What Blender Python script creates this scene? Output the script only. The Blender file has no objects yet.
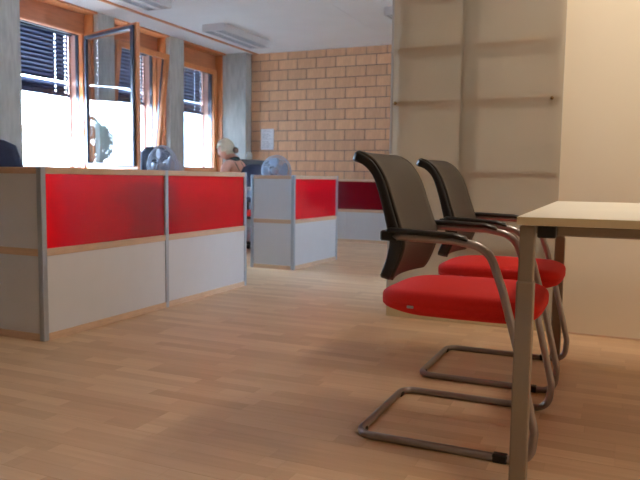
import bpy, bmesh, math, random
from mathutils import Vector, Matrix
random.seed(7)
sc = bpy.context.scene
COL = sc.collection
PI = math.pi

# ------------------------------------------------------------------ camera
cam = bpy.data.cameras.new('camera'); camo = bpy.data.objects.new('camera', cam); COL.objects.link(camo)
cam.sensor_width = 36; cam.lens = 37.95; cam.clip_start = .02; cam.clip_end = 300
r_ = (0.91312518, 0.4074577, 0.0134398); d_ = (0.04931101, -0.07766284, -0.99575946); f_ = (-0.40468608, 0.90991577, -0.09100804)
camo.matrix_world = Matrix(((r_[0], -d_[0], -f_[0], 0), (r_[1], -d_[1], -f_[1], 0), (r_[2], -d_[2], -f_[2], .83), (0, 0, 0, 1)))
cam.dof.use_dof = True; cam.dof.focus_distance = 2.35; cam.dof.aperture_fstop = 5.6
sc.camera = camo
# ------------------------------------------------------------------ world (bright overcast, slightly blue)
w = bpy.data.worlds.new('sky'); sc.world = w; w.use_nodes = True
bg = w.node_tree.nodes['Background']; bg.inputs[0].default_value = (.53, .74, 1.0, 1); bg.inputs[1].default_value = 92.0
# ------------------------------------------------------------------ exposure
vs = sc.view_settings
vs.view_transform = 'Standard'; vs.look = 'None'; vs.gamma = 1; vs.use_curve_mapping = False; vs.exposure = 0.12
sc.cycles.max_bounces = 10; sc.cycles.diffuse_bounces = 6; sc.cycles.glossy_bounces = 4; sc.cycles.transmission_bounces = 8
sc.cycles.transparent_max_bounces = 12; sc.cycles.sample_clamp_indirect = 6
sc.cycles.caustics_reflective = False; sc.cycles.caustics_refractive = True
sc.cycles.use_denoising = True

CEIL = 2.665
# window bays between the concrete columns (y ranges of the openings between columns)
BAYS = [(5.02, 6.11), (6.385, 7.44), (7.755, 8.83), (3.68, 4.74), (2.33, 3.40)]

def area(name, loc, rot, sx, sy, power, color, portal=False):
    l = bpy.data.lights.new(name, 'AREA'); l.shape = 'RECTANGLE'; l.size = sx; l.size_y = sy
    l.energy = power; l.color = color
    if portal: l.cycles.is_portal = True
    o = bpy.data.objects.new(name, l); COL.objects.link(o); o.location = loc; o.rotation_euler = rot
    return o
for i, (a, b) in enumerate(BAYS):
    area('window_daylight', (-6.03, (a + b) / 2, 1.65), (0, -PI / 2, 0), 1.6, b - a, 1, (1, 1, 1), True)
BAYS_RIGHT = [(4.75, 5.95), (6.15, 7.35), (7.55, 8.75)]
for a, b in BAYS_RIGHT:
    area('window_daylight', (3.42, (a + b) / 2, 1.65), (0, PI / 2, 0), 1.6, b - a, 1, (1, 1, 1), True)
# lamps switched on over the near part of the room (their housings are built below)
LAMPS_ON = [(.10, 3.0, 19), (2.35, 3.0, 18), (2.35, .75, 32)]
for x, y, LAMP_POWER in LAMPS_ON:
    area('lamp_light', (x, y, CEIL - .092), (0, 0, 0), .24, 1.08, LAMP_POWER, (1.0, .85, .68))

# ================================================================== helpers
def lin(c):
    return tuple(((v / 255) / 12.92 if v / 255 <= .04045 else ((v / 255 + .055) / 1.055) ** 2.4) for v in c) + (1,)

def mat(name, rgb, rough=.5, metal=0, noise=.06, scale=8, bump=0, stretch=(1, 1, 1), spec=.5, rnd=0, trans=0, sheen=0, coat=0):
    m = bpy.data.materials.new(name); m.use_nodes = True
    nt = m.node_tree; N = nt.nodes; L = nt.links; p = N['Principled BSDF']
    p.inputs['Roughness'].default_value = rough; p.inputs['Metallic'].default_value = metal
    p.inputs['Specular IOR Level'].default_value = spec
    p.inputs['Transmission Weight'].default_value = trans
    p.inputs['Sheen Weight'].default_value = sheen
    p.inputs['Coat Weight'].default_value = coat
    tc = N.new('ShaderNodeTexCoord'); mp = N.new('ShaderNodeMapping'); mp.inputs['Scale'].default_value = stretch
    L.new(tc.outputs['Object'], mp.inputs[0])
    nz = N.new('ShaderNodeTexNoise'); nz.inputs['Scale'].default_value = scale; nz.inputs['Detail'].default_value = 5
    L.new(mp.outputs[0], nz.inputs['Vector'])
    mr = N.new('ShaderNodeMapRange'); mr.inputs[1].default_value = .3; mr.inputs[2].default_value = .7
    mr.inputs[3].default_value = 1 - noise; mr.inputs[4].default_value = 1 + noise
    L.new(nz.outputs[0], mr.inputs[0])
    val = mr.outputs[0]
    if rnd:
        oi = N.new('ShaderNodeObjectInfo'); r2 = N.new('ShaderNodeMapRange')
        r2.inputs[3].default_value = 1 - rnd; r2.inputs[4].default_value = 1 + rnd
        L.new(oi.outputs['Random'], r2.inputs[0])
        mu = N.new('ShaderNodeMath'); mu.operation = 'MULTIPLY'; L.new(val, mu.inputs[0]); L.new(r2.outputs[0], mu.inputs[1]); val = mu.outputs[0]
    hs = N.new('ShaderNodeHueSaturation'); hs.inputs['Color'].default_value = lin(rgb)
    L.new(val, hs.inputs['Value']); L.new(hs.outputs[0], p.inputs['Base Color'])
    if bump:
        bp = N.new('ShaderNodeBump'); bp.inputs['Strength'].default_value = bump; bp.inputs['Distance'].default_value = .01
        L.new(nz.outputs[0], bp.inputs['Height']); L.new(bp.outputs[0], p.inputs['Normal'])
    return m

def beech_floor():
    m = bpy.data.materials.new('beech_laminate'); m.use_nodes = True
    nt = m.node_tree; N = nt.nodes; L = nt.links; p = N['Principled BSDF']
    p.inputs['Roughness'].default_value = .36; p.inputs['Specular IOR Level'].default_value = .45
    tc = N.new('ShaderNodeTexCoord'); oi = N.new('ShaderNodeObjectInfo')
    mu = N.new('ShaderNodeMath'); mu.operation = 'MULTIPLY'; mu.inputs[1].default_value = 37.0; L.new(oi.outputs['Random'], mu.inputs[0])
    cb = N.new('ShaderNodeCombineXYZ'); L.new(mu.outputs[0], cb.inputs[0]); L.new(mu.outputs[0], cb.inputs[2])
    ad = N.new('ShaderNodeVectorMath'); L.new(tc.outputs['Object'], ad.inputs[0]); L.new(cb.outputs[0], ad.inputs[1])
    br = N.new('ShaderNodeTexBrick'); br.offset = .37; br.inputs['Scale'].default_value = 1
    br.inputs['Brick Width'].default_value = .41; br.inputs['Row Height'].default_value = .0631
    br.inputs['Mortar Size'].default_value = .0006; br.inputs['Mortar Smooth'].default_value = .2
    br.inputs['Color1'].default_value = (.15, .15, .15, 1); br.inputs['Color2'].default_value = (.85, .85, .85, 1); br.inputs['Mortar'].default_value = (.0, .0, .0, 1)
    sx = N.new('ShaderNodeSeparateXYZ'); L.new(ad.outputs[0], sx.inputs[0])
    cx = N.new('ShaderNodeCombineXYZ'); L.new(sx.outputs[0], cx.inputs[0]); L.new(sx.outputs[1], cx.inputs[1])
    L.new(cx.outputs[0], br.inputs['Vector'])
    mp = N.new('ShaderNodeMapping'); mp.inputs['Scale'].default_value = (1.6, 26, 1); L.new(ad.outputs[0], mp.inputs[0])
    nz = N.new('ShaderNodeTexNoise'); nz.inputs['Scale'].default_value = 2.2; nz.inputs['Detail'].default_value = 6; L.new(mp.outputs[0], nz.inputs['Vector'])
    a1 = N.new('ShaderNodeMath'); a1.operation = 'MULTIPLY_ADD'; a1.inputs[1].default_value = .45; L.new(nz.outputs[0], a1.inputs[0])
    bw = N.new('ShaderNodeRGBToBW'); L.new(br.outputs['Color'], bw.inputs[0])
    b2 = N.new('ShaderNodeMath'); b2.operation = 'MULTIPLY'; b2.inputs[1].default_value = .55; L.new(bw.outputs[0], b2.inputs[0]); L.new(b2.outputs[0], a1.inputs[2])
    cr = N.new('ShaderNodeValToRGB'); e = cr.color_ramp.elements
    e[0].position = .15; e[0].color = lin((192, 154, 116)); e[1].position = .85; e[1].color = lin((230, 200, 164))
    x = e.new(.5); x.color = lin((212, 177, 140))
    L.new(a1.outputs[0], cr.inputs[0]); L.new(cr.outputs[0], p.inputs['Base Color'])
    rr = N.new('ShaderNodeMapRange'); rr.inputs[3].default_value = .28; rr.inputs[4].default_value = .46; L.new(nz.outputs[0], rr.inputs[0]); L.new(rr.outputs[0], p.inputs['Roughness'])
    return m

def glass(name, rgb, rough=0.0, ior=1.45):
    m = bpy.data.materials.new(name); m.use_nodes = True
    nt = m.node_tree; N = nt.nodes; L = nt.links; p = N['Principled BSDF']
    p.inputs['Base Color'].default_value = lin(rgb); p.inputs['Roughness'].default_value = rough
    p.inputs['Transmission Weight'].default_value = 1; p.inputs['IOR'].default_value = ior
    return m

def sheet_mat(name, tint, clear, body_rgb, translucent, gloss=0.0, rough=.2):
    """thin plastic sheet: partly see-through, the rest scattered back (diffuse) and on (translucent)"""
    m = bpy.data.materials.new(name); m.use_nodes = True
    nt = m.node_tree; N = nt.nodes; L = nt.links; N.remove(N['Principled BSDF']); out = N['Material Output']
    tp = N.new('ShaderNodeBsdfTransparent'); tp.inputs[0].default_value = lin(tint)
    tcn = N.new('ShaderNodeTexCoord'); nz = N.new('ShaderNodeTexNoise'); nz.inputs['Scale'].default_value = 3; L.new(tcn.outputs['Object'], nz.inputs['Vector'])
    hs = N.new('ShaderNodeHueSaturation'); hs.inputs['Color'].default_value = lin(body_rgb)
    mr = N.new('ShaderNodeMapRange'); mr.inputs[3].default_value = .97; mr.inputs[4].default_value = 1.03; L.new(nz.outputs[0], mr.inputs[0]); L.new(mr.outputs[0], hs.inputs['Value'])
    d = N.new('ShaderNodeBsdfDiffuse'); L.new(hs.outputs[0], d.inputs[0])
    t = N.new('ShaderNodeBsdfTranslucent'); L.new(hs.outputs[0], t.inputs[0])
    m1 = N.new('ShaderNodeMixShader'); m1.inputs[0].default_value = translucent; L.new(d.outputs[0], m1.inputs[1]); L.new(t.outputs[0], m1.inputs[2])
    m2 = N.new('ShaderNodeMixShader'); m2.inputs[0].default_value = clear; L.new(m1.outputs[0], m2.inputs[1]); L.new(tp.outputs[0], m2.inputs[2])
    g = N.new('ShaderNodeBsdfGlossy'); g.inputs['Roughness'].default_value = rough
    fr = N.new('ShaderNodeFresnel'); fr.inputs[0].default_value = 1.4; mu = N.new('ShaderNodeMath'); mu.operation = 'MULTIPLY'; mu.inputs[1].default_value = gloss; L.new(fr.outputs[0], mu.inputs[0])
    m3 = N.new('ShaderNodeMixShader'); L.new(mu.outputs[0], m3.inputs[0]); L.new(m2.outputs[0], m3.inputs[1]); L.new(g.outputs[0], m3.inputs[2])
    L.new(m3.outputs[0], out.inputs[0]); return m

M = dict(
    floor=beech_floor(),
    ceiling=mat('white_ceiling_paint', (230, 231, 234), .8, noise=.02, scale=3),
    wall=mat('white_wall_paint', (226, 216, 196), .75, noise=.015, scale=2),
    wallwhite=mat('white_plaster', (225, 224, 220), .8, noise=.02),
    brick=mat('tan_clay_block', (194, 148, 114), .85, noise=.10, scale=14, bump=.25, stretch=(2.5, 1, .5), rnd=.10),
    mortar=mat('grey_mortar', (112, 98, 92), .95, noise=.1, scale=30, bump=.3),
    concrete=mat('grey_board_marked_concrete', (182, 181, 176), .85, noise=.14, scale=9, bump=.3, stretch=(3, 3, .6)),
    pine=mat('orange_pine', (172, 104, 60), .45, noise=.16, scale=5, bump=.05, stretch=(9, 9, 1)),
    pineh=mat('orange_pine_panel', (150, 88, 54), .5, noise=.14, scale=5, bump=.05, stretch=(9, 1, 9)),
    beech=mat('beech_edge', (206, 176, 150), .45, noise=.08, scale=7, stretch=(2, 2, 14)),
    whitelam=mat('white_laminate', (214, 219, 228), .45, noise=.015),
    desklam=mat('pale_grey_laminate', (214, 210, 200), .4, noise=.02),
    alu=mat('brushed_aluminium', (176, 186, 200), .4, .6, noise=.05, scale=40, stretch=(1, 1, .1)),
    darkalu=mat('dark_window_metal', (44, 46, 58), .4, .3, noise=.05),
    slat=mat('navy_blind_slat', (48, 55, 80), .4, .3, noise=.05),
    cord=mat('white_ladder_cord', (225, 228, 235), .6, noise=.03, scale=60),
    tube=mat('warm_grey_tube_lacquer', (158, 152, 152), .28, .75, noise=.03, scale=30),
    blackpl=mat('black_plastic', (22, 21, 22), .42, noise=.1, scale=60, bump=.05),
    armpad=mat('black_armrest', (14, 13, 14), .35, noise=.1, scale=50),
    redfab=mat('red_seat_fabric', (214, 24, 14), .85, noise=.05, scale=220, bump=.12),
    backfab=mat('grey_brown_mesh_fabric', (52, 45, 39), .6, noise=.06, scale=260, bump=.10),
    table=mat('cream_table_top', (238, 235, 222), .35, noise=.02, scale=4),
    tabedge=mat('cream_table_edge', (205, 190, 155), .5, noise=.02, scale=4),
    legpaint=mat('warm_grey_table_metal', (146, 134, 118), .45, .35, noise=.02),
    white_metal=mat('white_lamp_housing', (214, 212, 214), .5, noise=.02),
    louver=mat('lamp_louver', (186, 188, 196), .4, .2, noise=.05),
    diffuser=mat('lamp_diffuser', (226, 226, 230), .4, noise=.01),
    paper=mat('white_paper', (238, 240, 246), .7, noise=.01),
    ink=mat('grey_print', (150, 155, 168), .7, noise=.03),
    skin=mat('skin', (224, 168, 146), .5, noise=.05, scale=20),
    hair=mat('pale_blond_hair', (226, 214, 190), .5, noise=.22, scale=30, stretch=(1, 6, 6), bump=.4),
    bun=mat('dark_blond_hair_bun', (112, 92, 78), .55, noise=.25, scale=50, bump=.4),
    top=mat('dark_green_cotton', (36, 50, 50), .8, noise=.08, scale=60),
    jeans=mat('blue_denim', (52, 66, 98), .85, noise=.12, scale=90),
    shoe=mat('black_shoe_leather', (24, 22, 22), .5, noise=.08),
    lip=mat('lip', (172, 92, 86), .5), eye=mat('eye_white', (228, 226, 222), .3), iris=mat('iris', (60, 74, 92), .3),
    navyfab=mat('navy_chair_fabric', (38, 44, 66), .8, noise=.1, scale=90, bump=.1),
    greypl=mat('light_grey_plastic', (176, 178, 184), .45, noise=.03),
    tambour=mat('dark_grey_tambour', (20, 17, 24), .5, noise=.05),
    leaf=mat('green_foliage', (52, 76, 66), .7, noise=.35, scale=3, bump=.5),
    trunk=mat('brown_bark', (82, 66, 52), .9, noise=.2, scale=12),
    rail=mat('pale_copper_blind_rail', (206, 160, 146), .5, .1, noise=.03),
    darkbeech=mat('brown_shelf_board', (128, 88, 60), .6, noise=.06), divgrey=mat('grey_divider', (46, 46, 46), .6, noise=.03),
    reveal=mat('pinkish_exterior_render', (206, 164, 150), .85, noise=.04),
    gravel=mat('pale_gravel', (196, 192, 184), .9, noise=.1, scale=30),
    glass=glass('clear_glass', (250, 253, 255)),
    brass=mat('brass_knob', (120, 92, 58), .3, .9, noise=.03),
    bladeblue=mat('pale_blue_fan_plastic', (150, 166, 190), .5, noise=.03),
)
M['frost'] = sheet_mat('frosted_door_sheet', (252, 248, 240), .44, (248, 240, 226), .68, .3, .4)
M['acryl'] = sheet_mat('red_acrylic_sheet', (252, 74, 86), .42, (255, 30, 52), .56, 1.0, .12)
M['acryl_shaded'] = sheet_mat('shaded_red_acrylic_sheet', (150, 10, 36), .5, (150, 10, 36), .5, 1.0, .12)  # same red acrylic, the far partition's weaker backlight put into its colour
M['chrome'] = mat('pale_wire', (176, 188, 206), .45, .3, noise=.02)

def tag(o, label=None, cat=None, group=None, kind=None):
    if label: o['label'] = label
    if cat: o['category'] = cat
    if group: o['group'] = group
    if kind: o['kind'] = kind
    return o

def empty(name, loc=(0, 0, 0), rz=0, parent=None):
    o = bpy.data.objects.new(name, None); COL.objects.link(o); o.location = loc; o.rotation_euler = (0, 0, rz)
    o.empty_display_size = .05
    if parent: o.parent = parent
    return o

def obj(name, bm, m, parent=None, smooth=False, label=None):
    me = bpy.data.meshes.new(name); bmesh.ops.recalc_face_normals(bm, faces=bm.faces); bm.to_mesh(me); bm.free()
    for mm in (m if isinstance(m, (list, tuple)) else [m]): me.materials.append(mm)
    if smooth:
        for p in me.polygons: p.use_smooth = True
    o = bpy.data.objects.new(name, me); COL.objects.link(o)
    if parent: o.parent = parent
    if label: o['label'] = label
    return o

def inst(name, src, loc=(0, 0, 0), parent=None):
    o = bpy.data.objects.new(name, src.data); COL.objects.link(o); o.location = loc
    if parent: o.parent = parent
    return o

def copy_tree(o, parent=None):
    c = o.copy(); COL.objects.link(c)
    if parent is not None: c.parent = parent
    for ch in list(o.children): copy_tree(ch, c)
    return c

def box(bm, x0, x1, y0, y1, z0, z1, bev=0, seg=1, mi=0):
    xs = (min(x0, x1), max(x0, x1)); ys = (min(y0, y1), max(y0, y1)); zs = (min(z0, z1), max(z0, z1))
    v = [bm.verts.new((x, y, z)) for x in xs for y in ys for z in zs]
    F = [(0, 1, 3, 2), (4, 6, 7, 5), (0, 4, 5, 1), (2, 3, 7, 6), (0, 2, 6, 4), (1, 5, 7, 3)]
    fs = [bm.faces.new([v[i] for i in f]) for f in F]
    for f in fs: f.material_index = mi
    if bev:
        es = list({e for f in fs for e in f.edges})
        bmesh.ops.bevel(bm, geom=es, offset=bev, segments=seg, affect='EDGES', profile=.5)
    return bm

def B(*a, bev=0, seg=1):
    return box(bmesh.new(), *a, bev=bev, seg=seg)

def fillet(pts, r, seg=6):
    pts = [Vector(p) for p in pts]; out = [pts[0]]
    for i in range(1, len(pts) - 1):
        p = pts[i]; a = pts[i - 1] - p; b = pts[i + 1] - p
        rr = r[i] if isinstance(r, (list, tuple)) else r
        ang = a.angle(b)
        if rr <= 0 or ang > PI - .01: out.append(p); continue
        t = min(rr / math.tan(ang / 2), a.length * .49, b.length * .49); a.normalize(); b.normalize()
        p0 = p + a * t; p1 = p + b * t
        rad = t * math.tan(ang / 2)
        c = p + (a + b).normalized() * (rad / math.sin(ang / 2))
        u = (p0 - c); wv = (p1 - c); th = u.angle(wv)
        for k in range(seg + 1):
            s = k / seg
            out.append(c + (u * math.sin((1 - s) * th) + wv * math.sin(s * th)) / math.sin(th))
    out.append(pts[-1]); return out

def tube(bm, pts, r, n=10, cap=True, flat=1.0):
    pts = [Vector(p) for p in pts]; rings = []
    up = None
    for i, p in enumerate(pts):
        t = (pts[min(i + 1, len(pts) - 1)] - pts[max(i - 1, 0)]).normalized()
        if up is None:
            up = Vector((0, 0, 1)) if abs(t.z) < .9 else Vector((0, 1, 0))
        up = (up - t * up.dot(t)).normalized(); s = t.cross(up)
        rr = r[i] if isinstance(r, (list, tuple)) else r
        rings.append([bm.verts.new(p + (s * math.cos(2 * PI * k / n) + up * math.sin(2 * PI * k / n) * flat) * rr) for k in range(n)])
    for a, b in zip(rings, rings[1:]):
        for k in range(n): bm.faces.new((a[k], a[(k + 1) % n], b[(k + 1) % n], b[k]))
    if cap: bm.faces.new(rings[0][::-1]); bm.faces.new(rings[-1])
    return bm

def lathe(bm, prof, n=24, axis='z', c=(0, 0, 0)):
    rings = []
    for r, h in prof:
        ring = []
        for k in range(n):
            a = 2 * PI * k / n; u, v = math.cos(a) * max(r, 1e-4), math.sin(a) * max(r, 1e-4)
            p = (u, v, h) if axis == 'z' else ((h, u, v) if axis == 'x' else (u, h, v))
            ring.append(bm.verts.new(Vector(p) + Vector(c)))
        rings.append(ring)
    for a, b in zip(rings, rings[1:]):
        for k in range(n): bm.faces.new((a[k], a[(k + 1) % n], b[(k + 1) % n], b[k]))
    bm.faces.new(rings[0][::-1]); bm.faces.new(rings[-1])
    return bm

def skin(name, verts, edges, radii, m, parent=None, root=0, sub=2, label=None):
    me = bpy.data.meshes.new(name); me.from_pydata([tuple(v) for v in verts], edges, []); me.materials.append(m)
    o = bpy.data.objects.new(name, me); COL.objects.link(o)
    if parent: o.parent = parent
    o.modifiers.new('skin', 'SKIN').use_smooth_shade = True
    sl = me.skin_vertices[0].data if me.skin_vertices else None
    if sl is None:
        b = bmesh.new(); b.from_mesh(me); b.verts.layers.skin.verify(); b.to_mesh(me); b.free(); sl = me.skin_vertices[0].data
    for i, r in enumerate(radii):
        sl[i].radius = (r, r) if not isinstance(r, tuple) else r
        sl[i].use_root = (i == root)
    s = o.modifiers.new('sub', 'SUBSURF'); s.levels = sub; s.render_levels = sub
    if label: o['label'] = label
    return o

# ================================================================== SETTING
# ---- floor
fl = obj('floor', B(-5.9, 3.3, -5.1, 9.1, -.08, -.011), M['floor']); tag(fl, kind='structure')
PW, PL = .19, 1.284
pb = B(0, PL - .0007, 0, PW - .0007, -.0105, 0); plank0 = obj('floor_plank', pb, M['floor'], fl)
first = True; row = 0; y = .96
rest = bmesh.new()
def plank_row(y, row):
    xs = -5.6 - ((row * .437) % 1) * PL
    out = []
    while xs < 3.2:
        out.append((max(xs, -5.6), min(xs + PL, 3.2), xs)); xs += PL
    return out
npl = 0
while y < 9.0:
    for a, b, xs in plank_row(y, row):
        if b - a < .03: continue
        y1 = min(y + PW, 9.0)
        if b - a > PL - .01 and y1 - y > PW - .01:
            if first: plank0.location = (a, y, 0); first = False
            else: inst('floor_plank', plank0, (a, y, 0), fl)
        else:
            o = obj('floor_plank', B(0, b - a - .0007, 0, y1 - y - .0007, -.0105, 0), M['floor'], fl); o.location = (a, y, 0)
        npl += 1
    y += PW; row += 1
y = .96 - PW; row = 41
while y > -4.99:
    for a, b, xs in plank_row(y, row): box(rest, a, b - .0007, y, y + PW - .0007, -.0105, 0)
    y -= PW; row += 1
o = obj('floor_plank', rest, M['floor'], fl); o['kind'] = 'stuff'

# ---- ceiling (with fine sheet joints)
ce = obj('ceiling', B(-5.95, 3.3, -5.1, 9.1, CEIL + .004, CEIL + .15), M['ceiling']); tag(ce, kind='structure')
y = -5.0
while y < 9.0:
    for x0, x1 in ((-5.95, -5.09), (-5.05, -2.9), (-2.898, -.6), (-.598, 1.7), (1.702, 3.3)):
        y1 = min(y + 2.25, 9.0)
        p = obj('ceiling_panel', B(x0, x1, y, y1 - .002, CEIL, CEIL + .0045), M['ceiling'], ce)
    y += 2.25
st = obj('trim_1', B(-5.092, -5.05, -4.99, 8.998, CEIL - .014, CEIL + .004), M['pine']); tag(st, 'thin orange wooden strip running along the ceiling by the windows', None, None, 'structure')

# ---- brick wall
wf = obj('wall_far', B(-5.9, 3.3, 9.006, 9.2, -.05, CEIL + .1), M['mortar']); tag(wf, kind='structure')
BW, BH, J = .305, .1475, .011
ztop = 2.557
blk = None; nb = 0
zc = ztop + BH; k = 0
while zc > .02:
    z0 = zc - BH
    off = 0 if k % 2 == 0 else BW / 2
    x = -4.861 - BW * 2 - off
    z1 = min(zc, CEIL); zb = max(z0, 0)
    xlim = .9
    while x < xlim:
        xa = max(x, -5.17) + J / 2; xb = x + BW - J / 2
        if xb - xa > .03:
            dy = random.uniform(-.0015, .0015)
            full = abs(xb - xa - (BW - J)) < 1e-4 and abs(z1 - zb - BH) < 1e-4
            if full and blk is not None:
                o = inst('brick', blk, (xa, 9.0 + dy, zb), wf)
            else:
                o = obj('brick', B(0, xb - xa, 0, .02, J / 2, z1 - zb - (J / 2 if z1 == zc else 0), bev=.0015), M['brick'], wf)
                o.location = (xa, 9.0 + dy, zb)
                if full: blk = o
            nb += 1
        x += BW
    zc -= BH; k += 1
# remainder of that wall, hidden behind the cabinet wall
o = obj('rear_plaster', B(.97, 3.2, 8.99, 9.01, 0, CEIL), M['wallwhite'], wf)

# ---- other walls
wr = obj('wall_right', B(3.2, 3.3, -5.1, 4.75, 0, CEIL), M['wall']); tag(wr, kind='structure')
obj('inner_parapet', B(3.2, 3.3, 4.75, 9.1, 0, .86), M['wall'], wr); obj('lintel', B(3.2, 3.3, 4.75, 9.1, 2.42, CEIL), M['wall'], wr)
for a, b in ((5.95, 6.15), (7.35, 7.55), (8.75, 9.1)): obj('pier', B(3.2, 3.3, a, b, .86, 2.42), M['wall'], wr)
wb = obj('wall_back', B(-5.9, 3.2, -5.1, -5.0, 0, CEIL), M['concrete']); tag(wb, kind='structure')
wm = obj('wall_middle', B(-.312, 3.2, 3.89, 4.34, 0, CEIL), M['wall']); tag(wm, kind='structure')
bb = obj('baseboard_right', B(-.312, 3.2, 3.884, 3.8895, 0, .008), M['beech']); tag(bb, kind='structure')
wl = obj('wall_left', B(-5.95, -5.70, -5.1, 9.1, 0, .872), M['wallwhite']); tag(wl, kind='structure')
obj('plaster_section', B(-5.95, -5.5, -5.0, BAYS[-1][0] - .28, 0, CEIL), M['concrete'], wl)
obj('lintel', B(-5.95, -5.705, -5.0, 9.1, 2.466, CEIL), M['wallwhite'], wl)
obj('inner_parapet', B(-5.70, -5.5, 2.05, 8.83, 0, .84), M['wallwhite'], wl)

# ---- concrete columns
def column(n, x0, x1, y0, y1):
    bm = B(x0, x1, y0, y1, 0, CEIL - .0005, bev=.006)
    o = obj('column_%d' % n, bm, M['concrete']); tag(o, kind='structure'); return o
column(1, -5.95, -5.5, 4.74, 5.02); column(2, -5.95, -5.5, 6.11, 6.385); column(3, -5.95, -5.5, 7.44, 7.755)
column(4, -5.95, -5.165, 8.83, 8.998); column(5, -5.95, -5.5, 3.40, 3.68); column(6, -5.95, -5.5, 2.05, 2.33)

# ---- windows
def frame_bm(x0, x1, y0, y1, z0, z1, t):
    bm = bmesh.new()
    box(bm, x0, x1, y0, y0 + t, z0, z1, bev=.003); box(bm, x0, x1, y1 - t, y1, z0, z1, bev=.003)
    box(bm, x0, x1, y0 + t, y1 - t, z0, z0 + t, bev=.003); box(bm, x0, x1, y0 + t, y1 - t, z1 - t, z1, bev=.003)
    return bm
ZS, ZH = .90, 2.425
def make_sash(win, y0, y1, state):
    """sash of the window: child of the window, panes and handle are its sub-parts; local origin on its hinge line"""
    wdt = y1 - y0; h = ZH - ZS
    s = empty('sash', (-5.690, y1 if state == 'open' else 0, ZS), 0, win)
    L0, L1 = (-wdt, 0) if state == 'open' else (y0, y1)
    t = .070
    obj('wooden_sash_frame', frame_bm(0, .042, L0, L1, 0, h, t), M['pine'], s)
    obj('outer_sash_cover', frame_bm(-.034, 0, L0 + .034, L1 - .034, .03, h - .03, .038), M['darkalu'], s)
    obj('pane', B(-.012, -.006, L0 + t - .006, L1 - t + .006, t - .006, h - t + .006), M['glass'], s)
    hb = bmesh.new(); yy = L0 + .03
    box(hb, .042, .052, yy - .014, yy + .014, h * .45, h * .45 + .07, bev=.003); box(hb, .052, .072, yy - .008, yy + .008, h * .45 + .028, h * .45 + .044)
    box(hb, .062, .076, yy - .009, yy + .105, h * .45 + .026, h * .45 + .046, bev=.004)
    obj('handle', hb, M['alu'], s)
    if state == 'open': s.rotation_euler = (0, 0, math.radians(90 - 17)); s.location.x = -5.668
    if state == 'tilted': s.rotation_euler = (0, math.radians(6.6), 0)
    return s
states = ['open', 'tilted', 'closed', 'closed', 'closed']
for i, (c0, c1) in enumerate(BAYS):
    y0, y1 = c0 + .034, c1 - .034
    W = empty('window_%d' % (i + 1), (0, 0, 0)); tag(W, kind='structure')
    obj('window_frame', frame_bm(-5.755, -5.695, c0 + .002, c1 - .002, .874, 2.464, .042), M['pine'], W)
    obj('outer_cover', frame_bm(-5.80, -5.756, c0 + .002, c1 - .002, .874, 2.464, .050), M['darkalu'], W)
    for a, b in ((c0 + .001, c0 + .030), (c1 - .030, c1 - .001)): obj('outer_reveal', B(-5.95, -5.801, a, b, .874, 2.464), M['reveal'], W)
    # recessed wooden lining: header board, side jambs, soffit board
    obj('header_board', B(-5.703, -5.683, c0 + .022, c1 - .022, 2.432, CEIL - .002), M['pineh'], W)
    obj('soffit_strip', B(-5.682, -5.503, c0 + .001, c1 - .001, CEIL - .022, CEIL - .001), M['pine'], W)
    for a, b in ((c0 + .001, c0 + .021), (c1 - .021, c1 - .001)): obj('side_jamb', B(-5.694, -5.565, a, b, .87, CEIL - .023), M['pine'], W)
    obj('window_sill', B(-5.69, -5.47, c0 + .001, c1 - .001, .842, .868, bev=.004), M['whitelam'], W)
    make_sash(W, y0, y1, states[i])

for i, (a, b) in enumerate(BAYS_RIGHT):
    W = empty('window_%d' % (i + 6), (0, 0, 0)); tag(W, kind='structure')
    obj('window_frame', frame_bm(3.22, 3.28, a + .001, b - .001, .861, 2.419, .06), M['pine'], W)
    obj('mullion', B(3.225, 3.275, (a + b) / 2 - .03, (a + b) / 2 + .03, .921, 2.359), M['pine'], W)
    for y0, y1 in ((a + .062, (a + b) / 2 - .031), ((a + b) / 2 + .031, b - .062)): obj('pane', B(3.247, 3.253, y0, y1, .922, 2.358), M['glass'], W)
    obj('window_sill', B(3.12, 3.219, a, b, .862, .885, bev=.004), M['whitelam'], W)
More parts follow.
